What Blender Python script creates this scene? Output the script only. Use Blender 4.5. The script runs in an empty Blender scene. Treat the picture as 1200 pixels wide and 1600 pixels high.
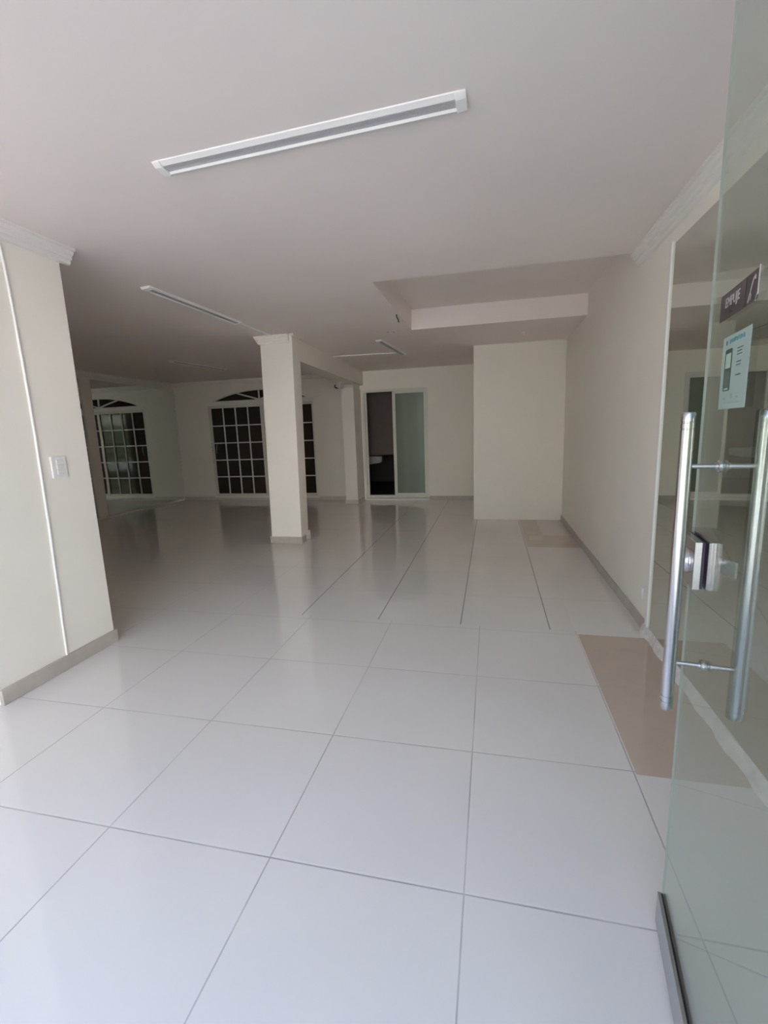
import bpy, bmesh, math, random
from mathutils import Vector, Matrix
from mathutils import geometry as mgeo
random.seed(7)
S = bpy.context.scene
COL = S.collection

# ------------------------------------------------------------------ camera
PITCH, YAW, ROLL = 0.1738, 0.2316, 0.0353       # down, right, clockwise
CAM_H = 1.33
cam_d = bpy.data.cameras.new('camera'); cam = bpy.data.objects.new('camera', cam_d); COL.objects.link(cam)
cam_d.sensor_fit = 'HORIZONTAL'; cam_d.sensor_width = 36.0; cam_d.lens = 36.0*721.2/1200
cam_d.clip_start = 0.02
def cam_rows():
    p, y, r = 0.1738, -0.2316, -0.0353
    cy, sy = math.cos(y), math.sin(y); cp, sp = math.cos(p), math.sin(p); cr, sr = math.cos(r), math.sin(r)
    A = Matrix(((1,0,0),(0,0,-1),(0,1,0)))
    Ry = Matrix(((cy,0,-sy),(0,1,0),(sy,0,cy)))
    Rp = Matrix(((1,0,0),(0,cp,-sp),(0,sp,cp)))
    Rr = Matrix(((cr,-sr,0),(sr,cr,0),(0,0,1)))
    return Rr @ Rp @ Ry @ A
M = cam_rows()
rot = Matrix((M[0], -Vector(M[1]), -Vector(M[2]))).transposed()
cam.matrix_world = Matrix.Translation((0, 0, CAM_H)) @ rot.to_4x4()
S.camera = cam

# ------------------------------------------------------------------ world, exposure
SKY_STRENGTH = 2.9
w = bpy.data.worlds.new('world'); S.world = w; w.use_nodes = True
nt = w.node_tree; nt.nodes.clear()
out = nt.nodes.new('ShaderNodeOutputWorld'); bg = nt.nodes.new('ShaderNodeBackground')
tc = nt.nodes.new('ShaderNodeTexCoord'); sx = nt.nodes.new('ShaderNodeSeparateXYZ'); rp = nt.nodes.new('ShaderNodeValToRGB')
nt.links.new(tc.outputs['Generated'], sx.inputs[0]); nt.links.new(sx.outputs['Z'], rp.inputs[0])
rp.color_ramp.elements[0].position = 0.0; rp.color_ramp.elements[0].color = (0.95, 0.95, 0.95, 1)
rp.color_ramp.elements[1].position = 0.9; rp.color_ramp.elements[1].color = (0.32, 0.53, 1.0, 1)
e = rp.color_ramp.elements.new(0.3); e.color = (0.56, 0.72, 1.0, 1)
nt.links.new(rp.outputs[0], bg.inputs[0]); bg.inputs[1].default_value = SKY_STRENGTH
nt.links.new(bg.outputs[0], out.inputs[0])
S.view_settings.view_transform = 'Standard'; S.view_settings.look = 'None'
S.view_settings.gamma = 1.0; S.view_settings.use_curve_mapping = False
S.view_settings.exposure = 0.15
S.cycles.max_bounces = 14; S.cycles.diffuse_bounces = 10; S.cycles.glossy_bounces = 6
S.cycles.transparent_max_bounces = 12

# sun falls on the street in front of the shop, not into it
sd = bpy.data.lights.new('street_sun', 'SUN'); sd.energy = 37.0; sd.angle = 0.01; sd.color = (1.0, 0.97, 0.93)
so = bpy.data.objects.new('street_sun', sd); COL.objects.link(so)
so.rotation_euler = Vector((0.25, -1.0, -1.35)).to_track_quat('-Z', 'Y').to_euler()

# portals: the openings the daylight comes through
def portal(name, loc, sx_, sy_, direction):
    d = bpy.data.lights.new(name, 'AREA'); d.shape = 'RECTANGLE'; d.size = sx_; d.size_y = sy_
    d.cycles.is_portal = True
    o = bpy.data.objects.new(name, d); COL.objects.link(o); o.location = loc
    o.rotation_euler = Vector(direction).to_track_quat('-Z', 'Z').to_euler()
portal('front_opening', (-1.45, -0.42, 1.25), 4.4, 2.7, (0, 1, 0))

# ------------------------------------------------------------------ materials
def mat(name, col, rough=0.5, metal=0.0, spec=0.5, noise=0.0, nscale=4.0, bump=0.0, bscale=60.0, coat=0.0):
    m = bpy.data.materials.new(name); m.use_nodes = True
    n = m.node_tree; b = n.nodes['Principled BSDF']
    b.inputs['Base Color'].default_value = (*col, 1); b.inputs['Roughness'].default_value = rough
    b.inputs['Metallic'].default_value = metal; b.inputs['Specular IOR Level'].default_value = spec
    b.inputs['Coat Weight'].default_value = coat
    g = n.nodes.new('ShaderNodeNewGeometry')
    if noise > 0:
        t = n.nodes.new('ShaderNodeTexNoise'); t.inputs['Scale'].default_value = nscale; t.inputs['Detail'].default_value = 4
        n.links.new(g.outputs['Position'], t.inputs['Vector'])
        r = n.nodes.new('ShaderNodeValToRGB')
        r.color_ramp.elements[0].position = 0.3; r.color_ramp.elements[1].position = 0.7
        r.color_ramp.elements[0].color = (*[c*(1-noise) for c in col], 1)
        r.color_ramp.elements[1].color = (*[min(1, c*(1+noise*0.4)) for c in col], 1)
        n.links.new(t.outputs['Fac'], r.inputs[0]); n.links.new(r.outputs[0], b.inputs['Base Color'])
    if bump > 0:
        t = n.nodes.new('ShaderNodeTexNoise'); t.inputs['Scale'].default_value = bscale; t.inputs['Detail'].default_value = 3
        n.links.new(g.outputs['Position'], t.inputs['Vector'])
        bp = n.nodes.new('ShaderNodeBump'); bp.inputs['Strength'].default_value = bump; bp.inputs['Distance'].default_value = 0.004
        n.links.new(t.outputs['Fac'], bp.inputs['Height']); n.links.new(bp.outputs[0], b.inputs['Normal'])
    return m

WALL = mat('wall_paint', (0.885, 0.845, 0.765), 0.55, noise=0.03, nscale=1.6, bump=0.15, bscale=25)
CEIL = mat('ceiling_paint', (0.885, 0.81, 0.77), 0.7, noise=0.04, nscale=1.1, bump=0.2, bscale=8)
TRIM = mat('white_trim_paint', (0.84, 0.81, 0.77), 0.45, noise=0.02)
PLASTER = mat('rough_white_plaster', (0.78, 0.74, 0.70), 0.75, noise=0.18, nscale=30, bump=0.6, bscale=40)
SKIRT = mat('skirting_tile', (0.50, 0.455, 0.405), 0.3, noise=0.12, nscale=9)
SKIRT_W = mat('painted_skirting', (0.66, 0.62, 0.55), 0.4, noise=0.1, nscale=9)
ALU = mat('white_aluminium', (0.74, 0.73, 0.67), 0.4, noise=0.03)
STEEL = mat('brushed_steel', (0.56, 0.55, 0.55), 0.22, metal=1.0)
STEEL_D = mat('dull_steel', (0.50, 0.51, 0.52), 0.34, metal=1.0)
PLASTIC = mat('white_plastic', (0.82, 0.81, 0.79), 0.35)
DIFF = mat('prismatic_diffuser', (0.46, 0.45, 0.47), 0.25, noise=0.12, nscale=160, bump=0.4, bscale=300)
SATIN = mat('satin_metal', (0.62, 0.63, 0.61), 0.5, metal=0.4)
BLACK = mat('black_rubber', (0.02, 0.02, 0.02), 0.5)
PURPLE = mat('dark_gasket', (0.06, 0.04, 0.07), 0.5)
FILM = mat('dark_window_film', (0.046, 0.034, 0.028), 0.06, spec=0.32, noise=0.3, nscale=1.2)
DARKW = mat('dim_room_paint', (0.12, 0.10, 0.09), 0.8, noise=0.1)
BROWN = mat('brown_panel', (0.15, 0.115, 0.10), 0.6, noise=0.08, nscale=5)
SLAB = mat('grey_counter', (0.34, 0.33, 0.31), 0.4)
HOLE = mat('drill_hole', (0.03, 0.025, 0.02), 0.9)
COPPER = mat('twisted_wire', (0.05, 0.04, 0.035), 0.5)
STREET = mat('pavement', (0.30, 0.29, 0.285), 0.9, noise=0.15, nscale=2)
ADDED_FACADE = mat('added_facade_paint', (0.46, 0.45, 0.42), 0.8, noise=0.06, nscale=1)

# frosted green sliding glass
FROST = mat('frosted_green_glass', (0.20, 0.27, 0.225), 0.22)
def frost_nodes():
    n = FROST.node_tree; b = n.nodes['Principled BSDF']
    g = n.nodes.new('ShaderNodeNewGeometry'); w_ = n.nodes.new('ShaderNodeTexWave'); w_.inputs['Scale'].default_value = 1.1
    w_.inputs['Distortion'].default_value = 2.0; w_.inputs['Detail'].default_value = 1; w_.inputs['Detail Scale'].default_value = 0.4
    n.links.new(g.outputs['Position'], w_.inputs['Vector'])
    r = n.nodes.new('ShaderNodeValToRGB'); r.color_ramp.elements[0].color = (0.165, 0.215, 0.17, 1); r.color_ramp.elements[1].color = (0.19, 0.24, 0.195, 1)
    r.color_ramp.elements[0].position = 0.45; r.color_ramp.elements[1].position = 1.0
    n.links.new(w_.outputs['Fac'], r.inputs[0]); n.links.new(r.outputs[0], b.inputs['Base Color'])
frost_nodes()

def glass_mat(name, tint, refl, ior=1.5):
    m = bpy.data.materials.new(name); m.use_nodes = True; n = m.node_tree; n.nodes.clear()
    o = n.nodes.new('ShaderNodeOutputMaterial'); mx = n.nodes.new('ShaderNodeMixShader')
    t = n.nodes.new('ShaderNodeBsdfTransparent'); t.inputs[0].default_value = (*tint, 1)
    g = n.nodes.new('ShaderNodeBsdfGlossy'); g.inputs['Roughness'].default_value = 0.0; g.inputs[0].default_value = (*refl, 1)
    f = n.nodes.new('ShaderNodeFresnel'); gg = n.nodes.new('ShaderNodeNewGeometry')
    mi = n.nodes.new('ShaderNodeMix'); mi.inputs[2].default_value = ior; mi.inputs[3].default_value = 1/ior   # the same index seen from both faces
    n.links.new(gg.outputs['Backfacing'], mi.inputs[0]); n.links.new(mi.outputs[0], f.inputs[0])
    n.links.new(f.outputs[0], mx.inputs[0]); n.links.new(t.outputs[0], mx.inputs[1]); n.links.new(g.outputs[0], mx.inputs[2])
    n.links.new(mx.outputs[0], o.inputs[0]); return m
GLASS = glass_mat('clear_door_glass', (0.885, 0.915, 0.89), (0.9, 0.95, 0.92))
GEDGE = mat('glass_edge', (0.40, 0.44, 0.39), 0.15)

def mirror_mat(name, col, rough, wav):
    m = mat(name, col, rough, metal=1.0)
    n = m.node_tree; b = n.nodes['Principled BSDF']
    g = n.nodes.new('ShaderNodeNewGeometry'); t = n.nodes.new('ShaderNodeTexNoise'); t.inputs['Scale'].default_value = 1.3
    n.links.new(g.outputs['Position'], t.inputs['Vector'])
    bp = n.nodes.new('ShaderNodeBump'); bp.inputs['Strength'].default_value = wav; bp.inputs['Distance'].default_value = 0.01
    n.links.new(t.outputs['Fac'], bp.inputs['Height']); n.links.new(bp.outputs[0], b.inputs['Normal'])
    return m
MIRROR = mirror_mat('mirror_glass', (0.80, 0.84, 0.79), 0.015, 0.10)
MIRROR_R = mirror_mat('side_mirror_glass', (0.74, 0.78, 0.73), 0.015, 0.05)

# ---- floor tiles -------------------------------------------------
TS = 0.6117; GX0, GY0 = -0.0708, 0.5276; FX0 = -0.2015; FP = 0.585; JY = 3.03
def floor_mat():
    m = bpy.data.materials.new('floor_tiles'); m.use_nodes = True; n = m.node_tree; b = n.nodes['Principled BSDF']
    L = n.links
    def node(t): return n.nodes.new(t)
    def val(x): return x
    def mth(op, a, b_=None, c=None):
        k = node('ShaderNodeMath'); k.operation = op
        for i, v in enumerate((a, b_, c)):
            if v is None: continue
            if isinstance(v, (int, float)): k.inputs[i].default_value = v
            else: L.new(v, k.inputs[i])
        return k.outputs[0]
    g = node('ShaderNodeNewGeometry'); s = node('ShaderNodeSeparateXYZ'); L.new(g.outputs['Position'], s.inputs[0])
    X, Y = s.outputs['X'], s.outputs['Y']
    def nz(scale, detail=2, vec=None):
        t = node('ShaderNodeTexNoise'); t.inputs['Scale'].default_value = scale; t.inputs['Detail'].default_value = detail
        L.new(vec if vec else g.outputs['Position'], t.inputs['Vector']); return t.outputs['Fac']
    def line(c, x0, p, wd):
        a = mth('DIVIDE', mth('SUBTRACT', c, x0), p)
        fr = mth('FRACT', mth('ADD', a, 0.5)); d = mth('MULTIPLY', mth('ABSOLUTE', mth('SUBTRACT', fr, 0.5)), p)
        return mth('SUBTRACT', 1.0, mth('SMOOTH_MIN', mth('DIVIDE', d, wd), 1.0, 0.2))
    def clamp01(v):
        k = node('ShaderNodeClamp'); L.new(v, k.inputs[0]); return k.outputs[0]
    far = mth('GREATER_THAN', Y, JY); near = mth('SUBTRACT', 1.0, far)
    breaks = clamp01(mth('MULTIPLY', mth('SUBTRACT', nz(2.3, 3), 0.36), 6.0))
    lx = clamp01(line(X, GX0, TS, 0.0032)); ly = clamp01(line(Y, GY0, TS, 0.0036))
    nearL = mth('MULTIPLY', near, mth('MAXIMUM', lx, ly))
    fx = clamp01(line(X, FX0, FP, 0.005)); fy = clamp01(line(Y, JY, FP, 0.006))
    isx = mth('GREATER_THAN', X, -1.7)
    fxs = mth('MULTIPLY', mth('MULTIPLY', fx, far), mth('MULTIPLY_ADD', isx, 0.8, 0.15))
    fys = mth('MULTIPLY', mth('MULTIPLY', fy, far), 0.22)
    edge = clamp01(mth('SUBTRACT', 1.0, mth('DIVIDE', mth('ABSOLUTE', mth('SUBTRACT', Y, JY)), 0.007)))
    base = node('ShaderNodeValToRGB'); base.color_ramp.elements[0].position = 0.3; base.color_ramp.elements[1].position = 0.7
    base.color_ramp.elements[0].color = (0.75, 0.71, 0.665, 1); base.color_ramp.elements[1].color = (0.80, 0.765, 0.72, 1)
    L.new(nz(0.9, 5), base.inputs[0])
    def mix(f, a, bcol):
        k = node('ShaderNodeMix'); k.data_type = 'RGBA'
        L.new(f, k.inputs[0]) if not isinstance(f, float) else setattr(k.inputs[0], 'default_value', f)
        L.new(a, k.inputs[6])
        if isinstance(bcol, tuple): k.inputs[7].default_value = (*bcol, 1)
        else: L.new(bcol, k.inputs[7])
        return k.outputs[2]
    # streaks of the porcelain, per tile tone
    cmb = node('ShaderNodeCombineXYZ')
    L.new(mth('FLOOR', mth('DIVIDE', mth('SUBTRACT', X, GX0), TS)), cmb.inputs[0]); L.new(mth('FLOOR', mth('DIVIDE', mth('SUBTRACT', Y, GY0), TS)), cmb.inputs[1])
    wn = node('ShaderNodeTexWhiteNoise'); L.new(cmb.outputs[0], wn.inputs['Vector'])
    tone = mth('MULTIPLY', wn.outputs['Value'], 0.10)
    col = mix(tone, base.outputs[0], (0.60, 0.56, 0.53))
    # beige replacement tiles
    def rect(x0, x1, y0, y1):
        a = mth('MULTIPLY', mth('GREATER_THAN', X, x0), mth('LESS_THAN', X, x1))
        c = mth('MULTIPLY', mth('GREATER_THAN', Y, y0), mth('LESS_THAN', Y, y1)); return mth('MULTIPLY', a, c)
    tan = node('ShaderNodeValToRGB'); tan.color_ramp.elements[0].color = (0.52, 0.415, 0.325, 1); tan.color_ramp.elements[1].color = (0.61, 0.495, 0.40, 1)
    L.new(nz(7, 5), tan.inputs[0])
    r1 = rect(0.548, 1.0, 1.735, 2.985)
    r2 = mth('MAXIMUM', rect(0.395, 1.0, 5.23, 5.82), rect(0.395, 0.62, 5.82, 7.0))
    r3 = rect(0.62, 1.0, 5.82, 7.0); r4 = rect(0.45, 0.60, 5.55, 5.78)
    col = mix(r1, col, tan.outputs[0]); col = mix(mth('MULTIPLY', r2, 0.75), col, tan.outputs[0])
    col = mix(mth('MULTIPLY', r3, 0.45), col, tan.outputs[0]); col = mix(mth('MULTIPLY', r4, 0.3), col, (0.8, 0.7, 0.6))
    notr1 = mth('SUBTRACT', 1.0, r1)
    grout_near = mth('MULTIPLY', mth('MULTIPLY', nearL, notr1), mth('MULTIPLY_ADD', breaks, 0.55, 0.25))
    col = mix(grout_near, col, (0.24, 0.22, 0.20))
    lightl = mth('MULTIPLY', mth('MULTIPLY', mth('MULTIPLY', near, notr1), clamp01(line(Y, GY0+0.006, TS, 0.004))), mth('MULTIPLY', breaks, 0.35))
    col = mix(lightl, col, (0.85, 0.83, 0.80))
    col = mix(fys, col, (0.40, 0.37, 0.33)); col = mix(fxs, col, (0.10, 0.09, 0.08))
    col = mix(mth('MULTIPLY', edge, 0.35), col, (0.80, 0.77, 0.73))
    L.new(col, b.inputs['Base Color'])
    rr = mth('MULTIPLY_ADD', nz(3.0, 4), 0.07, 0.03)
    rr = mth('MAXIMUM', rr, mth('MULTIPLY', grout_near, 0.7)); L.new(rr, b.inputs['Roughness'])
    b.inputs['Specular IOR Level'].default_value = 0.62
    bp = node('ShaderNodeBump'); bp.inputs['Strength'].default_value = 0.5; bp.inputs['Distance'].default_value = 0.002; bp.invert = True
    hh = mth('MAXIMUM', grout_near, mth('MAXIMUM', fxs, fys)); L.new(hh, bp.inputs['Height']); L.new(bp.outputs[0], b.inputs['Normal'])
    return m
FLOOR = floor_mat()

# ------------------------------------------------------------------ mesh helpers
def MB(): return bmesh.new()
def box(bm, x0, x1, y0, y1, z0, z1, tf=None):
    vs = [bm.verts.new((x, y, z)) for x in (x0, x1) for y in (y0, y1) for z in (z0, z1)]
    for f in ((0,1,3,2), (4,6,7,5), (0,4,5,1), (2,3,7,6), (0,2,6,4), (1,5,7,3)):
        bm.faces.new([vs[i] for i in f])
    if tf:
        for v in vs: v.co = tf(v.co)
    return vs
def prism(bm, pts, a, b, axis):
    """closed outline pts (2D) swept along axis from a to b"""
    def P(p, t): return {'X': (t, p[0], p[1]), 'Y': (p[0], t, p[1]), 'Z': (p[0], p[1], t)}[axis]
    A = [bm.verts.new(P(p, a)) for p in pts]; B = [bm.verts.new(P(p, b)) for p in pts]
    n = len(pts)
    for i in range(n): bm.faces.new((A[i], A[(i+1) % n], B[(i+1) % n], B[i]))
    bm.faces.new(A[::-1]); bm.faces.new(B)
def tube(bm, p0, p1, r0, r1=None, n=24, cap=True):
    r1 = r0 if r1 is None else r1
    p0, p1 = Vector(p0), Vector(p1); d = (p1-p0).normalized(); u = d.orthogonal().normalized(); v = d.cross(u)
    A, B = [], []
    for i in range(n):
        a = 2*math.pi*i/n; o = u*math.cos(a)+v*math.sin(a)
        A.append(bm.verts.new(p0+o*r0)); B.append(bm.verts.new(p1+o*r1))
    for i in range(n): bm.faces.new((A[i], A[(i+1) % n], B[(i+1) % n], B[i]))
    if cap: bm.faces.new(A[::-1]); bm.faces.new(B)
def lathe(bm, base, d, prof, n=28):
    """prof: (distance along d, radius)"""
    base, d = Vector(base), Vector(d).normalized(); u = d.orthogonal().normalized(); v = d.cross(u)
    rings = []
    for t, r in prof:
        rings.append([bm.verts.new(base+d*t+(u*math.cos(2*math.pi*i/n)+v*math.sin(2*math.pi*i/n))*r) for i in range(n)])
    for A, B in zip(rings, rings[1:]):
        for i in range(n): bm.faces.new((A[i], A[(i+1) % n], B[(i+1) % n], B[i]))
    bm.faces.new(rings[0][::-1]); bm.faces.new(rings[-1])
def path_tube(bm, pts, r, n=10):
    pts = [Vector(p) for p in pts]; rings = []
    for i, p in enumerate(pts):
        d = (pts[min(i+1, len(pts)-1)]-pts[max(i-1, 0)]).normalized()
        u = d.cross(Vector((0.31, 0.17, 0.93))).normalized(); v = d.cross(u)
        rings.append([bm.verts.new(p+(u*math.cos(2*math.pi*k/n)+v*math.sin(2*math.pi*k/n))*r) for k in range(n)])
    for A, B in zip(rings, rings[1:]):
        for i in range(n): bm.faces.new((A[i], A[(i+1) % n], B[(i+1) % n], B[i]))
    bm.faces.new(rings[0][::-1]); bm.faces.new(rings[-1])
def obj(name, bm, m, parent=None, bevel=0.0, smooth=False, seg=2):
    bmesh.ops.recalc_face_normals(bm, faces=bm.faces[:])
    me = bpy.data.meshes.new(name); bm.to_mesh(me); bm.free()
    me.materials.append(m)
    o = bpy.data.objects.new(name, me); COL.objects.link(o)
    if parent is not None:
        o.parent = parent; o.matrix_parent_inverse = Matrix.Translation(parent.location).inverted() if parent.type == 'EMPTY' else Matrix.Identity(4)
    if bevel > 0:
        md = o.modifiers.new('bevel', 'BEVEL'); md.width = bevel; md.segments = seg; md.limit_method = 'ANGLE'; md.angle_limit = 0.6
    if smooth:
        for p in me.polygons: p.use_smooth = True
        if bevel <= 0:
            md = o.modifiers.new('split', 'EDGE_SPLIT'); md.split_angle = 0.7
    return o
def struct(name, bm, m, bevel=0.0):
    o = obj(name, bm, m, None, bevel); o['kind'] = 'structure'; return o
def tag(o, label, cat, group=None):
    o['label'] = label; o['category'] = cat
    if group: o['group'] = group
    return o
def thing(name, label, cat, loc, group=None):
    o = bpy.data.objects.new(name, None); COL.objects.link(o); o.location = loc; o.empty_display_size = 0.1
    return tag(o, label, cat, group)
def structE(name, loc):
    o = bpy.data.objects.new(name, None); COL.objects.link(o); o.location = loc; o['kind'] = 'structure'; return o
def plate_with_holes(outer, holes, y0, y1, name, m):
    """wall in the XZ plane between y0 and y1, outlines as (x, z)"""
    loops = [[Vector((x, z, 0)) for x, z in outer]] + [[Vector((x, z, 0)) for x, z in h] for h in holes]
    tris = mgeo.tessellate_polygon(loops)
    flat = [p for l in loops for p in l]
    bm = MB(); F = [bm.verts.new((p.x, y0, p.y)) for p in flat]; B = [bm.verts.new((p.x, y1, p.y)) for p in flat]
    for a, b, c in tris:
        bm.faces.new((F[a], F[b], F[c])); bm.faces.new((B[c], B[b], B[a]))
    k = 0
    for l in loops:
        n = len(l)
        for i in range(n): bm.faces.new((F[k+i], F[k+(i+1) % n], B[k+(i+1) % n], B[k+i]))
        k += n
    return struct(name, bm, m)

# ------------------------------------------------------------------ dimensions
XR, XL, XC = 0.97, -2.455, -6.5
ZC = 2.448; YB = 8.72; YPIER0, YPIER1 = 1.67, 2.42
YR0, YR1, RX0, ZR = 3.66, 5.46, -0.89, 2.665
BX0, BY = -0.25, 6.80

# floor
bm = MB(); box(bm, XC-0.2, XR+0.2, -0.35, YB+0.001, -0.12, 0.0); struct('floor', bm, FLOOR)
# ceiling with the raised recess
bm = MB()
def quad(bm, *p): bm.faces.new([bm.verts.new(q) for q in p])
xa, xb, ya, yb = XC-0.2, XR+0.2, -0.35, YB+0.2
box(bm, xa, RX0, ya, yb, ZC, ZC+0.3)
box(bm, RX0, xb, ya, YR0, ZC, ZC+0.3)
box(bm, RX0, xb, YR1, yb, ZC, ZC+0.3)
box(bm, RX0, xb, YR0, YR1, ZR, ZC+0.3)
struct('ceiling', bm, CEIL)

# walls
bm = MB(); box(bm, XR, XR+0.15, -0.35, YB+0.15, 0, ZC+0.25); struct('wall_right', bm, WALL)
bm = MB(); box(bm, XC-0.15, XC, YPIER1-0.12, YB+0.15, 0, ZC); struct('wall_left', bm, WALL)
bm = MB(); box(bm, XC, XL-0.16, YPIER1-0.12, YPIER1, 0, ZC)
struct('wall_front', bm, WALL)
bm = MB(); box(bm, XL-0.16, XL, YPIER0, YPIER1, 0, ZC, lambda c: Vector((c.x, c.y-(0.012 if c.y > 2 and c.z > 1 else 0), c.z))); struct('wall_entrance', bm, WALL, 0.004)
bm = MB(); box(bm, BX0, XR, BY, YB, 0, ZC); struct('wall_corner', bm, WALL, 0.005)

# back wall with window and door openings
WX0, WX1, WZ0, WZ1 = -5.72, -3.41, 0.085, 1.955
AX0, AX1, AZ, APK = -5.62, -3.50, 2.032, 2.245
def arc_pts(x0, x1, z0, zp, n=28):
    h = zp-z0; c = (x1-x0)/2; r = (c*c+h*h)/(2*h); cx = (x0+x1)/2; cz = zp-r; a0 = math.asin(c/r)
    return [(cx+r*math.sin(a0-2*a0*i/n), cz+r*math.cos(a0-2*a0*i/n)) for i in range(n+1)]
arch = arc_pts(AX0, AX1, AZ, APK)
DX0, DX1, DZ1 = -2.405, -1.155, 2.095
plate_with_holes([(XC, 0), (DX0, 0), (DX0, DZ1), (DX1, DZ1), (DX1, 0), (BX0, 0), (BX0, ZC), (XC, ZC)],
                 [[(WX0, WZ0), (WX1, WZ0), (WX1, WZ1), (WX0, WZ1)], arch], YB, YB+0.14, 'wall_back', WALL)
bm = MB(); box(bm, DX1, BX0, YB-0.022, YB, 0, ZC); struct('trim_1', bm, WALL)

# arched window
win = structE('window_1', ((WX0+WX1)/2, YB+0.05, WZ0))
fy0, fy1 = YB+0.01, YB+0.06
bm = MB()
def frame(bm, x0, x1, z0, z1, t, y0, y1, tb=None, tt=None):
    tb = tb or t; tt = tt or t
    box(bm, x0, x0+t, y0, y1, z0, z1); box(bm, x1-t, x1, y0, y1, z0, z1)
    box(bm, x0+t, x1-t, y0, y1, z0, z0+tb); box(bm, x0+t, x1-t, y0, y1, z1-tt, z1)
frame(bm, WX0, WX1, WZ0, WZ1, 0.020, fy0-0.015, fy1+0.03)
obj('window_frame', bm, ALU, win, 0.003)
mid = (-4.57, -4.46)
for (x0, x1, yo) in ((WX0+0.015, -4.495, 0.0), (-4.535, WX1-0.015, 0.03)):
    bm = MB(); yy0, yy1 = fy0+yo, fy0+0.028+yo
    frame(bm, x0, x1, WZ0+0.018, WZ1-0.018, 0.032, yy0, yy1)
    stile = (x1-0.06, x1-0.03) if x0 < -5 else (x0+0.03, x0+0.06)
    box(bm, stile[0], stile[1], yy0, yy1, WZ0+0.05, WZ1-0.05)
    g0, g1 = (x0+0.032, x1-0.06) if x0 < -5 else (x0+0.06, x1-0.032)
    for k in range(1, 4):
        xx = g0+(g1-g0)*k/4; box(bm, xx-0.011, xx+0.011, yy0, yy1-0.008, WZ0+0.05, WZ1-0.05)
    for k in range(1, 5):
        zz = 0.14+(1.90-0.14)*k/5; box(bm, g0, g1, yy0+0.001, yy1-0.008, zz-0.011, zz+0.011)
    obj('window_sash', bm, ALU, win)
    bm = MB(); box(bm, x0+0.04, x1-0.04, yy0+0.022, yy0+0.027, WZ0+0.04, WZ1-0.04)
    sash_pane = obj('pane', bm, FILM, win)
bm = MB(); path_tube(bm, [(-5.60, fy0, 0.99), (-5.60, fy0-0.03, 1.01), (-5.59, fy0-0.035, 1.08), (-5.585, fy0-0.03, 1.15), (-5.585, fy0, 1.17)], 0.007)
obj('window_handle', bm, STEEL, win, smooth=True)
bm = MB()
for zz in (1.05, 1.12, 1.19): tube(bm, (WX0+0.0175, fy0-0.02, zz), (WX0+0.0175, fy0-0.012, zz), 0.012)
obj('bolt', bm, STEEL_D, win)
# arch transom
win2 = structE('window_2', ((AX0+AX1)/2, YB+0.05, AZ))
bm = MB(); inner = arc_pts(AX0+0.06, AX1-0.06, AZ+0.014, APK-0.018)
outerp = arc_pts(AX0, AX1, AZ, APK)
n_ = len(outerp)
O = [bm.verts.new((x, fy0, z)) for x, z in outerp]; I = [bm.verts.new((x, fy0, z)) for x, z in inner]
O2 = [bm.verts.new((x, fy1, z)) for x, z in outerp]; I2 = [bm.verts.new((x, fy1, z)) for x, z in inner]
for i in range(n_):
    j = (i+1) % n_
    bm.faces.new((O[i], O[j], I[j], I[i])); bm.faces.new((O2[i], I2[i], I2[j], O2[j]))
    bm.faces.new((I[i], I[j], I2[j], I2[i])); bm.faces.new((O[i], O2[i], O2[j], O[j]))
acx = (AX0+AX1)/2
def bar(bm, a, b, wd, y0, y1):
    a, b = Vector(a), Vector(b); d = (b-a).normalized(); nn = Vector((-d.y, d.x))*wd/2
    prism(bm, [tuple(a+nn), tuple(b+nn), tuple(b-nn), tuple(a-nn)], y0, y1, 'Y')
bar(bm, (acx, AZ+0.005), (acx, APK-0.008), 0.024, fy0+0.003, fy1-0.01)
bar(bm, (acx, AZ+0.012), (acx-0.52, 2.192), 0.026, fy0+0.003, fy1-0.01)
bar(bm, (acx, AZ+0.012), (acx+0.52, 2.192), 0.026, fy0+0.003, fy1-0.01)
obj('transom_frame', bm, ALU, win2)
bm = MB(); prism(bm, arc_pts(AX0+0.01, AX1-0.01, AZ+0.002, APK-0.003), fy1-0.018, fy1-0.012, 'Y'); obj('pane', bm, FILM, win2)
bm = MB(); box(bm, WX0-0.02, WX1+0.02, YB-0.015, YB, WZ1, AZ-0.004); obj('transom_ledge', bm, TRIM, win2, 0.004)
bm = MB(); box(bm, WX0-0.02, WX1+0.02, YB-0.02, YB, WZ0-0.035, WZ0); obj('window_sill', bm, TRIM, win, 0.004)

# sliding door
dr = structE('door_1', ((DX0+DX1)/2, YB+0.03, 0))
bm = MB(); frame(bm, DX0, DX1, 0.045, DZ1, 0.042, YB-0.03, YB+0.07, tb=0.05); obj('door_frame', bm, ALU, dr, 0.003)
bm = MB(); box(bm, DX0, DX1, YB-0.075, YB+0.10, 0.0, 0.040); obj('door_sill', bm, TRIM, dr, 0.006)
bm = MB(); frame(bm, -1.81, DX1-0.03, 0.09, DZ1-0.04, 0.045, YB-0.01, YB+0.02); obj('sliding_leaf_frame', bm, ALU, dr, 0.003)
bm = MB(); box(bm, -1.775, DX1-0.06, YB+0.003, YB+0.009, 0.12, DZ1-0.07); o = obj('frosted_pane', bm, FROST, dr); o['label'] = 'frosted pale green glass pane'
bm = MB(); box(bm, -1.83, -1.775, YB+0.022, YB+0.05, 0.09, DZ1-0.04); box(bm, DX0+0.04, DX0+0.075, YB+0.022, YB+0.05, 0.09, DZ1-0.04)
obj('rear_leaf_stile', bm, ALU, dr, 0.003)

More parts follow.
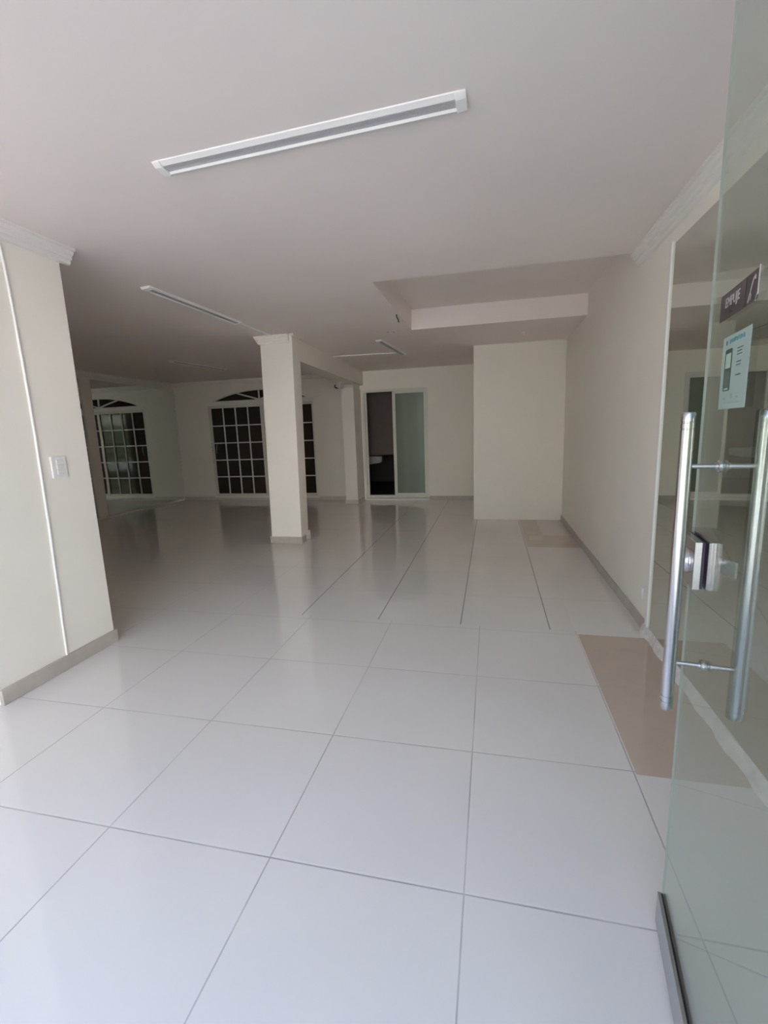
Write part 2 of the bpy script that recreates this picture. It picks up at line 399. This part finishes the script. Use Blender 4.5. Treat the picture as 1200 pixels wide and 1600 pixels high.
# dim room behind the back wall
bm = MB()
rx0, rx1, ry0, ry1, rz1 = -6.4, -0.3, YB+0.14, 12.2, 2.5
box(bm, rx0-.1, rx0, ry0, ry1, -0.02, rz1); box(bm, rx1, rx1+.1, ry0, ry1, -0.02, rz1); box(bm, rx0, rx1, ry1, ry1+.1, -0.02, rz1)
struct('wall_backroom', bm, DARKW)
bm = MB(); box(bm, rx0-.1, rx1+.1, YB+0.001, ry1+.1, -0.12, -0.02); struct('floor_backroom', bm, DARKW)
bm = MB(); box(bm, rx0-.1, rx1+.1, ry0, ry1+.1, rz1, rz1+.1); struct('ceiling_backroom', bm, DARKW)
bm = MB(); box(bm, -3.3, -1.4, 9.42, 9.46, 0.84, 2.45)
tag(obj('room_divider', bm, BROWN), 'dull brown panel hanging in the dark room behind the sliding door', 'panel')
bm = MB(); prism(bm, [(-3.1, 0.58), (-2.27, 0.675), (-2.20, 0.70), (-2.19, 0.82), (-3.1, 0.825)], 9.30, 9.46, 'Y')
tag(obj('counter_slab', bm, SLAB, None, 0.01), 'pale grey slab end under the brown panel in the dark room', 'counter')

# baseboards, crown mouldings
def skirt(name, bm, m=SKIRT): return struct(name, bm, m, 0.003)
bm = MB(); box(bm, XR-0.013, XR, 3.085, BY, 0, 0.075); skirt('baseboard_right', bm)
bm = MB(); box(bm, XL-0.01, XL+0.014, YPIER0-0.0, YPIER1+0.014, 0, 0.085); box(bm, XL-0.16, XL-0.0101, YPIER1, YPIER1+0.014, 0, 0.085)
skirt('baseboard_entrance', bm)
bm = MB(); box(bm, DX1+0.01, BX0, YB-0.036, YB-0.022, 0, 0.08); skirt('baseboard_back', bm)
bm = MB(); box(bm, XC, WX0-0.03, YB-0.014, YB, 0, 0.075); box(bm, WX0-0.03, WX1+0.03, YB-0.014, YB, 0, 0.045); box(bm, WX1+0.03, -2.68, YB-0.014, YB, 0, 0.075); skirt('baseboard_rear', bm, SKIRT_W)
CROWN = [(0, 0), (0.062, 0), (0.062, -0.014), (0.050, -0.018), (0.044, -0.034), (0.030, -0.044), (0.030, -0.058), (0.018, -0.064), (0.014, -0.082), (0, -0.088)]
bm = MB(); prism(bm, [(XR-x, ZC+z) for x, z in CROWN], -0.3, YR0+0.02, 'Y'); struct('trim_2', bm, TRIM)
bm = MB(); prism(bm, [(XL+x, ZC+z) for x, z in CROWN], YPIER0, YPIER1+0.05, 'Y')
prism(bm, [(YPIER1+x, ZC+z) for x, z in CROWN], XL-0.16, XL, 'X')
struct('trim_3', bm, TRIM)
bm = MB(); prism(bm, [(YB-x, ZC+z*0.9) for x, z in CROWN], XC, -2.62, 'X'); struct('trim_4', bm, TRIM)
bm = MB(); prism(bm, [(XC+x*0.9, ZC+z*1.2) for x, z in CROWN], YPIER1, YB-0.06, 'Y'); struct('trim_5', bm, TRIM)
# mirror edge plaster on right wall
bm = MB()
box(bm, XR-0.014, XR, 3.035, 3.075, 0.06, 2.30); box(bm, XR-0.020, XR, 3.016, 3.032, 0.05, 2.29)
struct('trim_6', bm, TRIM, 0.004)
bm = MB()
N = 46; y0_, y1_ = -0.2, 3.08
prev = None
for i in range(N+1):
    y = y0_+(y1_-y0_)*i/N; t = 0.022+0.007*math.sin(i*1.7)+random.uniform(-.003, .003); h = 0.060+random.uniform(-.005, .004)
    ring = [bm.verts.new(p) for p in ((XR, y, 0), (XR-t-0.012, y, 0), (XR-t, y, h*0.7), (XR-t*0.5, y, h), (XR, y, h))]
    if prev:
        for k in range(5): bm.faces.new((prev[k], prev[(k+1) % 5], ring[(k+1) % 5], ring[k]))
    else: bm.faces.new(ring[::-1])
    prev = ring
bm.faces.new(prev); struct('trim_7', bm, PLASTER)

# front column, beam and rear column
def lean(c): return Vector((c.x+0.045*c.z/ZC, c.y, c.z))
bm = MB(); box(bm, -2.665, -2.268, 5.156, 5.285, 0, ZC, lean); box(bm, -2.665, -2.285, 5.285, 5.42, 0, ZC, lean)
col1 = struct('wall_column', bm, WALL, 0.004)
bm = MB(); box(bm, -2.680, -2.255, 5.142, 5.156, 0, 0.085); box(bm, -2.268, -2.255, 5.156, 5.285, 0, 0.085); box(bm, -2.29, -2.252, 5.40, 5.42, 0, 0.115)
box(bm, -2.680, -2.664, 5.156, 5.42, 0, 0.085)
skirt('baseboard_column', bm)
bm = MB()
prism(bm, [(5.156-x*0.9, ZC+z) for x, z in CROWN], -2.665+0.02, -2.25, 'X')
prism(bm, [(-2.62-x*0.9, ZC+z) for x, z in CROWN], 5.10, 5.42, 'Y')
box(bm, -2.225, -2.18, 5.10, 5.42, ZC-0.014, ZC)
struct('trim_8', bm, WALL)
def beamtf(c):
    k = (c.y-5.42)/(YB-5.42); return Vector((c.x-0.115*k, c.y, c.z))
bm = MB(); box(bm, -2.55, -2.262, 5.42, YB-0.001, 2.195, ZC, beamtf); struct('ceiling_beam', bm, WALL)
bm = MB(); box(bm, -2.668, -2.432, 8.24, YB-0.001, 0, 2.115); box(bm, -2.655, -2.452, 8.40, YB-0.001, 2.115, 2.195); box(bm, -2.452, -2.434, 8.24, 8.40, 2.115, 2.195)
struct('wall_pilaster', bm, WALL, 0.004)
bm = MB(); box(bm, -2.682, -2.420, 8.228, 8.24, 0, 0.075); box(bm, -2.432, -2.420, 8.24, YB-0.08, 0, 0.075); skirt('baseboard_pilaster', bm, SKIRT_W)

# left wall mirror, pilaster strip and edge
bm = MB(); box(bm, XC, XC+0.008, YPIER1+0.02, YB-0.016, 0.035, 2.335)
tag(obj('wall_mirror', bm, MIRROR), 'wall-wide mirror on the far left wall reflecting the arched window', 'mirror')
bm = MB(); box(bm, XC+0.008, XC+0.035, 6.415, 6.60, 0.035, 2.36); struct('wall_strip', bm, WALL, 0.003)
bm = MB(); box(bm, XC, XC+0.016, YPIER1+0.02, YB-0.014, 0.0, 0.035); struct('baseboard_left', bm, TRIM, 0.003)
bm = MB()
prev = None
for i in range(30):
    z = 0.05+2.28*i/29; t = 0.014+random.uniform(-.006, .010); ring = [bm.verts.new(p) for p in ((XC+0.008, YB-0.016-t, z), (XC+0.008+t*0.8, YB-0.016-t*0.3, z), (XC+0.012+t*0.4, YB-0.001, z), (XC+0.008, YB-0.001, z))]
    if prev:
        for k in range(4): bm.faces.new((prev[k], prev[(k+1) % 4], ring[(k+1) % 4], ring[k]))
    else: bm.faces.new(ring[::-1])
    prev = ring
bm.faces.new(prev); struct('trim_9', bm, PLASTER)

# right wall mirror
bm = MB(); box(bm, XR-0.010, XR, -0.25, 3.016, 0.062, 2.272)
tag(obj('wall_mirror', bm, MIRROR_R), 'tall mirror covering the right wall behind the glass door', 'mirror')

# unseen street side, added to shape the daylight
bm = MB(); box(bm, -9.5, XC-0.2, -0.36, YPIER1, 2.46, 2.6); struct('ceiling_sky_blocker', bm, ADDED_FACADE)  # added slab outside that blocks high sky light
bm = MB(); box(bm, -30, 30, -40, -0.36, -0.22, -0.12); box(bm, -30, XC-0.25, -0.36, 9, -0.22, -0.12); struct('floor_street', bm, STREET)
bm = MB(); box(bm, -30, 1.5, -16.4, -16, -0.12, 5.0); struct('wall_added_facade', bm, ADDED_FACADE)  # added facade opposite, bounces sunlight deep into the room
bm = MB(); box(bm, 1.5, 30, -16.4, -15.8, -0.12, 6.5); struct('wall_bounce_facade', bm, mat('bounce_facade_paint', (0.88, 0.86, 0.82), 0.8))  # added paler facade, bounces more light to the back left
HEDGE_BLOCKER = mat('hedge_blocker_leaves', (0.13, 0.155, 0.095), 0.7, noise=0.5, nscale=6)
bm = MB()
nx, nz2 = 26, 12
grid = [[bm.verts.new((-14+12.2*i/nx, -9.5+random.uniform(-.25, .25), -0.12+2.5*j/nz2)) for j in range(nz2+1)] for i in range(nx+1)]
back = [[bm.verts.new((-14+12.2*i/nx, -11.0+random.uniform(-.25, .25), -0.12+2.5*j/nz2)) for j in range(nz2+1)] for i in range(nx+1)]
for i in range(nx):
    for j in range(nz2):
        for gr in (grid, back): bm.faces.new((gr[i][j], gr[i+1][j], gr[i+1][j+1], gr[i][j+1]))
    for j in (0, nz2): bm.faces.new((grid[i][j], grid[i+1][j], back[i+1][j], back[i][j]))
for j in range(nz2):
    for i in (0, nx): bm.faces.new((grid[i][j], grid[i][j+1], back[i][j+1], back[i][j]))
struct('wall_hedge_blocker', bm, HEDGE_BLOCKER)  # added hedge, makes daylight from the left darker and greener
bm = MB(); box(bm, 0.37, XR, 0.12, 0.20, 0, ZC); struct('wall_opening_blocker', bm, WALL)  # unseen wall added to narrow the opening and dim the corner block
bm = MB(); box(bm, 1.5, 1.7, -2.75, -0.35, -0.12, 3.2); struct('wall_light_blocker', bm, mat('light_blocker_paint', (0.30, 0.29, 0.28), 0.8))  # unseen wall added to cut oblique light on the entrance wall
bm = MB(); box(bm, -2.90, -2.80, -0.35, YPIER0+0.1, 0, ZC); box(bm, -2.80, XL-0.16, YPIER0, YPIER0+0.1, 0, ZC); struct('wall_side_blocker', bm, WALL)  # unseen walls added to close the side opening against daylight

# ------------------------------------------------------------------ ceiling lights
LG = 'slim ceiling batten lights'
def batten(p0, p1, label, detail=True, wd=0.080, ht=0.026):
    p0, p1 = Vector((*p0, ZC)), Vector((*p1, ZC)); c = (p0+p1)/2; d = (p1-p0); L_ = d.length; d.normalize(); s = Vector((-d.y, d.x, 0))
    t = thing('ceiling_light', label, 'ceiling light', c, LG)
    def tf(v): return c+d*v.x+s*v.y+Vector((0, 0, v.z))
    h = L_/2; b = MB()
    # aluminium tray
    pr_ = [(-.042, 0), (.042, 0), (.042, -.010), (.034, -.022), (.021, -.025), (.0195, -.0125), (-.021, -.0125), (-.040, -.004)]
    A = [b.verts.new(tf(Vector((-h+0.03, y, z)))) for y, z in pr_]; B = [b.verts.new(tf(Vector((h-0.03, y, z)))) for y, z in pr_]
    for i in range(8): b.faces.new((A[i], A[(i+1) % 8], B[(i+1) % 8], B[i]))
    b.faces.new(A[::-1]); b.faces.new(B)
    obj('housing', b, PLASTIC, t)
    b = MB(); pr2 = [(-.021, -.011), (.019, -.011), (.019, -.0145), (0, -.0155), (-.021, -.0145)]
    A = [b.verts.new(tf(Vector((-h+0.035, y, z)))) for y, z in pr2]; B = [b.verts.new(tf(Vector((h-0.035, y, z)))) for y, z in pr2]
    for i in range(5): b.faces.new((A[i], A[(i+1) % 5], B[(i+1) % 5], B[i]))
    b.faces.new(A[::-1]); b.faces.new(B)
    o = obj('diffuser', b, DIFF, t); o['label'] = 'grey prismatic diffuser strip'
    for sg in (-1, 1):
        b = MB(); pr3 = [(-.045, 0), (.045, 0), (.045, -.014), (.034, -.027), (-.024, -.020), (-.044, -.007)]
        x0, x1 = sg*(h-0.038), sg*h
        A = [b.verts.new(tf(Vector((x0, y, z)))) for y, z in pr3]; B = [b.verts.new(tf(Vector((x1, y*0.94, z*0.8)))) for y, z in pr3]
        for i in range(6): b.faces.new((A[i], A[(i+1) % 6], B[(i+1) % 6], B[i]))
        b.faces.new(A[::-1]); b.faces.new(B)
        obj('end_cap', b, PLASTIC, t, 0.003)
    return t, tf
t1, tf1 = batten((-1.362, 1.893), (-0.088, 1.832), 'large batten light on the ceiling nearest the entrance')
# feed wires beside the first light
b = MB(); path_tube(b, [tf1(Vector(p)) for p in ((-0.05, 0.034, -0.002), (-0.035, 0.048, -0.004), (-0.018, 0.052, -0.010), (0.0, 0.044, -0.012))], 0.0022)
path_tube(b, [tf1(Vector(p)) for p in ((0.0, 0.044, -0.010), (0.02, 0.056, -0.006), (0.045, 0.045, -0.004), (0.052, 0.034, -0.006))], 0.003)
obj('feed_wire', b, PLASTIC, t1, smooth=True)
b = MB(); prism(b, [tuple(tf1(Vector((-0.02, 0.040, 0)))[:2]), tuple(tf1(Vector((0.0, 0.056, 0)))[:2]), tuple(tf1(Vector((0.012, 0.040, 0)))[:2])], ZC-0.004, ZC, 'Z')
obj('wire_hole', b, HOLE, t1)
batten((-2.51, 3.18), (-2.47, 4.44), 'batten light on the ceiling leading to the front column')
batten((-1.375, 5.86), (-1.285, 7.11), 'batten light on the ceiling before the frosted sliding door')
batten((-4.56, 6.14), (-4.40, 7.30), 'dim batten light on the ceiling near the arched window')

# surface cable raceways
def raceway(p0, p1, label, wd=0.016, ht=0.010):
    p0, p1 = Vector(p0), Vector(p1); d = (p1-p0).normalized(); s = Vector((-d.y, d.x, 0)).normalized()*wd/2
    b = MB(); up = Vector((0, 0, ht))
    A = [b.verts.new(q) for q in (p0+s, p0-s, p0-s*0.8-up, p0+s*0.8-up)]; B = [b.verts.new(q) for q in (p1+s, p1-s, p1-s*0.8-up, p1+s*0.8-up)]
    for i in range(4): b.faces.new((A[i], A[(i+1) % 4], B[(i+1) % 4], B[i]))
    b.faces.new(A[::-1]); b.faces.new(B)
    return tag(obj('cable_raceway', b, PLASTIC), label, 'cable cover')
raceway((-2.469, 4.44, ZC), (-2.455, 5.10, ZC), 'white cable raceway on the ceiling ending at the front column')
raceway((-2.34, 6.80, ZC), (-1.34, 6.90, ZC), 'white cable raceway on the ceiling from the beam to a light')
b = MB(); pts = []
for i in range(24):
    z = 2.352-(2.352-0.085)*i/23
    yy = 2.060+0.024*math.sin(math.pi*(i/23)**0.8)+random.uniform(-.0012, .0012)
    pts.append((XL+0.003, yy, z))
path_tube(b, pts, 0.0065, 8)
tag(obj('wall_cable', b, PLASTIC, smooth=True), 'thin white cable running down the left entrance wall to the skirting', 'cable')

# light switch on the entrance wall
t = thing('light_switch', 'white three-button light switch on the left entrance wall', 'light switch', (XL, 2.20, 1.19))
b = MB(); box(b, XL, XL+0.009, 2.150, 2.248, 1.126, 1.252); obj('cover_plate', b, PLASTIC, t, 0.004)
for k in range(3):
    b = MB(); z = 1.159+k*0.031; box(b, XL+0.009, XL+0.0125, 2.180, 2.222, z-0.012, z+0.012); obj('switch_button', b, PLASTIC, t, 0.002)
# outlets
def outlet(x, y, z, face, label):
    t = thing('wall_outlet', label, 'outlet', (x, y, z))
    if face == 'R':
        b = MB(); box(b, x-0.008, x, y-0.03, y+0.03, z-0.038, z+0.038); obj('cover_plate', b, PLASTIC, t, 0.003)
        b = MB(); box(b, x-0.010, x-0.008, y-0.012, y+0.012, z-0.018, z+0.018); obj('socket', b, TRIM, t)
    else:
        b = MB(); box(b, x-0.055, x+0.055, y-0.008, y, z-0.035, z+0.035); obj('cover_plate', b, PLASTIC, t, 0.003)
        for k in (-0.022, 0.022):
            b = MB(); box(b, x+k-0.012, x+k+0.012, y-0.010, y-0.008, z-0.015, z+0.015); obj('socket', b, TRIM, t)
outlet(XR, 3.20, 0.225, 'R', 'small white outlet low on the right wall beside the mirror')
outlet(-2.76, YB, 0.30, 'B', 'white outlet low on the back wall beside the rear pilaster')
outlet(-0.33, YB-0.022, 0.40, 'B', 'small outlet on the back wall beside the projecting corner block')
# smoke detector
t = thing('smoke_detector', 'small white round detector on the ceiling past the recess', 'detector', (0.375, 6.12, ZC))
b = MB(); lathe(b, (0.375, 6.12, ZC), (0, 0, -1), [(0, 0.034), (0.010, 0.034), (0.014, 0.028)]); obj('base', b, PLASTIC, t, smooth=True)
b = MB(); lathe(b, (0.375, 6.12, ZC-0.014), (0, 0, -1), [(0, 0.022), (0.014, 0.020), (0.022, 0.010)]); obj('sensor_cap', b, PLASTIC, t, smooth=True)
# hanging wire and drill holes by the recess
b = MB(); path_tube(b, [(-0.915, 4.70, ZC), (-0.912, 4.70, ZC-0.02), (-0.905, 4.71, ZC-0.035), (-0.897, 4.70, ZC-0.05), (-0.892, 4.70, ZC-0.075)], 0.006)
tag(obj('hanging_wire', b, COPPER, smooth=True), 'short dark wire end poking from the ceiling at the recess edge', 'wire')
for x, y, l in ((-1.17, 5.47, 'small dark drill hole in the ceiling, the one farther from the recess'), (-1.105, 5.49, 'small dark drill hole in the ceiling, the one closer to the recess')):
    b = MB(); lathe(b, (x, y, ZC+0.001), (0, 0, -1), [(0, 0.012), (0.003, 0.010)], 12); tag(obj('drill_hole', b, HOLE), l, 'hole', 'drill holes by the recess')
# spotlight under the beam
sp = Vector((-2.60, 7.95, 2.195))
t = thing('spotlight', 'small white spotlight on black bracket under the beam end', 'spotlight', sp)
b = MB(); lathe(b, sp, (0, 0, -1), [(0, 0.045), (0.012, 0.045), (0.016, 0.03)]); obj('base', b, PLASTIC, t, smooth=True)
b = MB(); lathe(b, sp+Vector((0, 0, -0.015)), (-0.2, -0.6, -0.7), [(0, 0.018), (0.03, 0.034), (0.06, 0.042), (0.07, 0.03)]); obj('lamp_head', b, PLASTIC, t, smooth=True)
b = MB(); path_tube(b, [sp+Vector(p) for p in ((-0.045, 0, -0.03), (-0.07, -0.02, -0.06), (-0.065, -0.03, -0.09), (-0.02, -0.04, -0.105))], 0.013); obj('bracket', b, BLACK, t, smooth=True)

# ------------------------------------------------------------------ open glass entrance door
AL = math.radians(8.3); GT = 0.0026
U = Vector((-math.sin(AL), -math.cos(AL), 0))          # from the free edge towards the hinge
Nn = Vector((-math.cos(AL), math.sin(AL), 0))          # left (room side) normal
E0 = Vector((0.448, 1.156, 0))
def D(t_, s, z): return E0+U*t_+Nn*s+Vector((0, 0, z))
def dbox(bm, t0, t1, s0, s1, z0, z1): return box(bm, t0, t1, s0, s1, z0, z1, lambda c: D(c.x, c.y, c.z))
door = thing('glass_door', 'frameless glass entrance door standing open at the right', 'door', D(0.45, 0, 0))
b = MB(); dbox(b, 0.0, 0.90, -GT, GT, 0.03, 2.22); gp = obj('glass_panel', b, GLASS, door)
gp.data.materials.append(GEDGE)
for p in gp.data.polygons:
    if abs(p.normal.dot(Nn)) < 0.5: p.material_index = 1
b = MB(); dbox(b, -0.004, 0.90, GT+.0001, 0.0125, 0.008, 0.10); dbox(b, -0.004, 0.90, -0.0125, -GT-.0001, 0.008, 0.10); dbox(b, -0.004, 0.90, -GT-.0001, GT+.0001, 0.008, 0.029)
rail = obj('bottom_rail', b, STEEL_D, door, 0.001)
b = MB(); dbox(b, 0.0, 0.90, GT, GT+.0022, 0.0995, 0.1008); dbox(b, 0.0, 0.90, -GT-.0022, -GT, 0.0995, 0.1008); obj('gasket', b, BLACK, door)
# pull handles
def washer_t(): return 0.0
TW = 0.168                                              # distance of the handle from the free edge
for s_ in (1, -1):
    hz0, hz1, off, r = 0.731, 1.345, 0.061*s_, 0.0122
    prof = [(0, 0.0100), (0.003, r), (0.018, r), (0.0185, r*0.93), (0.0205, r*0.93), (0.021, r), (0.030, r), (0.0305, r*0.93), (0.0325, r*0.93), (0.033, r)]
    L_ = hz1-hz0
    full = prof+[(L_-a, rr) for a, rr in prof[::-1]]
    b = MB(); lathe(b, D(TW, off, hz0), (0, 0, 1), full, 36)
    hd = obj('pull_handle', b, STEEL, door, smooth=True)
    hd['label'] = 'long brushed steel pull bar on the room side of the glass' if s_ > 0 else 'long brushed steel pull bar behind the glass'
    for z in (0.837, 1.2425):
        b = MB(); tube(b, D(TW, (GT+.0002)*s_, z), D(TW, (0.061-0.011)*s_, z), 0.0045)
        lathe(b, D(TW, (GT+.0001)*s_, z), Nn*s_, [(0, 0.0115), (0.004, 0.0115), (0.0055, 0.010), (0.006, 0.007), (0.009, 0.007)])
        obj('standoff', b, STEEL, hd, smooth=True)
# lock
lk0, lk1, lz0, lz1 = -0.002, 0.118, 0.980, 1.082
b = MB(); dbox(b, lk0, lk1, 0.0075, 0.0215, lz0, lz1); lock = obj('lock_body', b, STEEL, door, 0.0012); lock['label'] = 'square steel lock body on the room side'
b = MB(); dbox(b, lk0, lk1, -0.0215, -0.0075, lz0, lz1); lock2 = obj('lock_body', b, STEEL, door, 0.0012); lock2['label'] = 'square steel lock body behind the glass'
b = MB(); dbox(b, lk0+0.003, lk1-0.003, GT+.0001, 0.0075, lz0+0.002, lz1-0.002); dbox(b, lk0+0.003, lk1-0.003, -0.0075, -GT-.0001, lz0+0.002, lz1-0.002); obj('lock_gasket', b, PURPLE, door)
b = MB(); lathe(b, D(0.066, 0.0215, 1.030), Nn, [(0, 0.027), (0.003, 0.027), (0.012, 0.020), (0.016, 0.014), (0.028, 0.012), (0.030, 0.010)]); obj('key_cylinder', b, STEEL, lock, smooth=True)
b = MB(); lathe(b, D(0.066, -0.0215, 1.033), -Nn, [(0, 0.020), (0.003, 0.020), (0.006, 0.006), (0.022, 0.0055)]); obj('turn_spindle', b, STEEL, lock2, smooth=True)
b = MB(); prism(b, [tuple(D(t_, q, 0)[:2]) for t_, q in ((0.060, -0.041), (0.064, -0.046), (0.097, -0.062), (0.099, -0.058), (0.066, -0.040))], 1.004, 1.038, 'Z')
obj('thumb_turn', b, SATIN, lock2, 0.002)
# top patch
b = MB(); dbox(b, 0.72, 0.90, -0.014, 0.014, 2.16, 2.24); obj('hinge_patch', b, STEEL_D, door, 0.002)

# ------------------------------------------------------------------ push sign on the glass
INK = mat('sign_dark_brown', (0.042, 0.036, 0.035), 0.3)
INKR = mat('sign_band', (0.070, 0.050, 0.053), 0.35)
LET = mat('sign_letter_grey', (0.42, 0.38, 0.37), 0.4)
PAPER = mat('poster_paper', (0.30, 0.385, 0.345), 0.5)
TEAL = mat('poster_teal', (0.08, 0.24, 0.25), 0.5)
TEALG = mat('poster_green', (0.14, 0.30, 0.24), 0.5)
PH = mat('poster_phone', (0.045, 0.075, 0.055), 0.5)
PHL = mat('poster_phone_light', (0.36, 0.46, 0.38), 0.5)
def rrect(t0, t1, z0, z1, r, corners=(1, 1, 1, 1), n=5):
    pts = []
    for (cx, cz, a0, c) in ((t1-r, z1-r, 0, corners[0]), (t0+r, z1-r, 90, corners[1]), (t0+r, z0+r, 180, corners[2]), (t1-r, z0+r, 270, corners[3])):
        if c:
            for i in range(n+1):
                a = math.radians(a0+90*i/n); pts.append((cx+r*math.cos(a), cz+r*math.sin(a)))
        else:
            pts.append((cx+(r if a0 in (0, 270) else -r), cz+(r if a0 in (0, 90) else -r)))
    return pts
def flat(bm, pts, s0, s1):
    A = [bm.verts.new(D(t_, s0, z)) for t_, z in pts]; B = [bm.verts.new(D(t_, s1, z)) for t_, z in pts]; n = len(pts)
    for i in range(n): bm.faces.new((A[i], A[(i+1) % n], B[(i+1) % n], B[i]))
    bm.faces.new(A[::-1]); bm.faces.new(B)
S0 = GT+0.0002
def text_obj(body, size, t_, z, s, m, parent, name, xs=1.0, extr=0.0002, bold=False):
    cu = bpy.data.curves.new(name, 'FONT'); cu.body = body; cu.size = size; cu.extrude = extr; cu.align_x = 'CENTER'; cu.align_y = 'CENTER'
    if bold: cu.offset = size*0.02
    tmp = bpy.data.objects.new(name+'_tmp', cu); COL.objects.link(tmp)
    dg = bpy.context.evaluated_depsgraph_get(); dg.update()
    me = bpy.data.meshes.new_from_object(tmp.evaluated_get(dg)); bpy.data.objects.remove(tmp); bpy.data.curves.remove(cu)
    me.transform(Matrix.Diagonal((xs, 1, 1, 1)))
    B = Matrix((U, Vector((0, 0, 1)), Nn)).transposed().to_4x4(); B.translation = D(t_, s, z)
    me.transform(B); me.materials.clear(); me.materials.append(m); me.name = name
    o = bpy.data.objects.new(name, me); COL.objects.link(o)
    o.parent = parent; o.matrix_parent_inverse = Matrix.Translation(parent.location).inverted() if parent.type == 'EMPTY' else Matrix.Identity(4)
    return o
# azimuths 22.1..24.85 deg on the glass -> 0.083 .. 0.277 from the free edge
sg = thing('push_sign', 'dark EMPUJE push sign with hand symbol stuck high on the glass door', 'sign', D(0.18, S0, 1.54))
ZS0, ZS1 = 1.514, 1.561
b = MB(); flat(b, rrect(0.083, 0.2195, ZS0, ZS1, 0.006, (0, 1, 0, 0)), S0, S0+0.0012); obj('word_plate', b, INK, sg)
b = MB(); flat(b, [(0.086, 1.537), (0.2190, 1.530), (0.2190, 1.5605), (0.090, 1.5605), (0.086, 1.556)], S0+0.0012, S0+0.0014); obj('plate_band', b, INKR, sg)
b = MB(); flat(b, rrect(0.2225, 0.2745, ZS0, ZS1, 0.008, (0, 0, 0, 1)), S0, S0+0.0012); obj('symbol_plate', b, INK, sg)
b = MB(); dbox(b, 0.2745, 0.2765, S0, S0+0.0014, ZS0+0.008, ZS1+0.003); flat(b, [(0.2745, ZS0+0.010), (0.2765, ZS0+0.009), (0.267, ZS0-0.001), (0.2655, ZS0)], S0, S0+0.0014); obj('plate_edge', b, LET, sg)
text_obj('EMPUJE', 0.0245, 0.153, 1.5415, S0+0.0016, LET, sg, 'lettering', 1.0)
text_obj('PUSH', 0.009, 0.150, 1.5225, S0+0.0014, INKR, sg, 'small_lettering', 1.0)
b = MB()
def stroke(b, pts, wd, s0, s1):
    for a, c in zip(pts, pts[1:]):
        a, c = Vector(a), Vector(c); d = (c-a).normalized(); nn = Vector((-d.y, d.x))*wd/2
        flat(b, [tuple(a+nn), tuple(c+nn), tuple(c-nn), tuple(a-nn)], s0, s1)
stroke(b, [(0.237, 1.523), (0.243, 1.531), (0.247, 1.540), (0.254, 1.550), (0.261, 1.553)], 0.0030, S0+0.0012, S0+0.0016)
stroke(b, [(0.261, 1.553), (0.262, 1.547)], 0.0036, S0+0.0012, S0+0.0016)
stroke(b, [(0.243, 1.531), (0.247, 1.526), (0.244, 1.519)], 0.0022, S0+0.0012, S0+0.0016)
stroke(b, [(0.237, 1.523), (0.235, 1.517)], 0.0022, S0+0.0012, S0+0.0016)
obj('hand_symbol', b, LET, sg)

# poster 0.122 .. 0.265 from the free edge
P0, P1, PZ0, PZ1 = 0.120, 0.264, 1.348, 1.4785
ps = thing('poster', 'pale teal paper poster with phone picture stuck below the push sign', 'poster', D(0.19, S0, 1.41))
b = MB(); dbox(b, P0, P1, S0, S0+0.0006, PZ0, PZ1); obj('paper_sheet', b, PAPER, ps)
def pp(u, v): return (P0+(P1-P0)*u, PZ0+(PZ1-PZ0)*v)
def prect(b, u0, u1, v0, v1, lift=1):
    (a, c), (d_, e_) = pp(u0, v0), pp(u1, v1); flat(b, [(a, c), (d_, c), (d_, e_), (a, e_)], S0+0.0005, S0+0.0006+0.0002*lift)
# title marks (illegible brushed lettering)
b = MB(); x = 0.26
for i in range(9):
    h = random.choice((0.045, 0.06, 0.07)); prect(b, x, x+0.035, 0.895, 0.895+h) if i % 2 else prect(b, x, x+0.045, 0.89, 0.945)
    if i % 3 == 0: prect(b, x+0.01, x+0.06, 0.93, 0.945)
    x += 0.062
obj('title_marks', b, TEAL, ps)
b = MB(); prect(b, 0.26, 0.46, 0.90, 0.94, 0.5); obj('title_shade', b, TEALG, ps)
b = MB(); prect(b, 0.12, 0.17, 0.885, 0.945); obj('title_mark', b, PH, ps)
b = MB(); flat(b, rrect(*[pp(0.13, 0)[0], pp(0.40, 0)[0]], pp(0, 0.25)[1], pp(0, 0.82)[1], 0.004), S0+0.0005, S0+0.0009); ph = obj('phone_picture', b, PH, ps)
b = MB(); prect(b, 0.165, 0.365, 0.56, 0.76, 2); obj('phone_screen', b, PHL, ph)
b = MB(); prect(b, 0.16, 0.37, 0.30, 0.53, 2); obj('phone_keys', b, mat('poster_phone_mid', (0.085, 0.125, 0.095), 0.5), ph)
b = MB(); prect(b, 0.18, 0.34, 0.265, 0.29, 3); obj('phone_buttons', b, PHL, ph)
b = MB()
for v, u1 in ((0.775, 0.78), (0.735, 0.75), (0.695, 0.76), (0.60, 0.74), (0.56, 0.73), (0.43, 0.76)):
    u = 0.58
    while u < u1: prect(b, u, min(u1, u+0.045), v, v+0.014); u += 0.058
obj('caption_lines', b, PH, ps)
b = MB()
for u in (0.18, 0.46, 0.66): prect(b, u, u+0.07, 0.135, 0.165 if u != 0.46 else 0.20)
u = 0.2
while u < 0.8: prect(b, u, u+0.04, 0.075, 0.085); u += 0.05
obj('footer_marks', b, mat('poster_footer', (0.22, 0.30, 0.30), 0.5), ps)
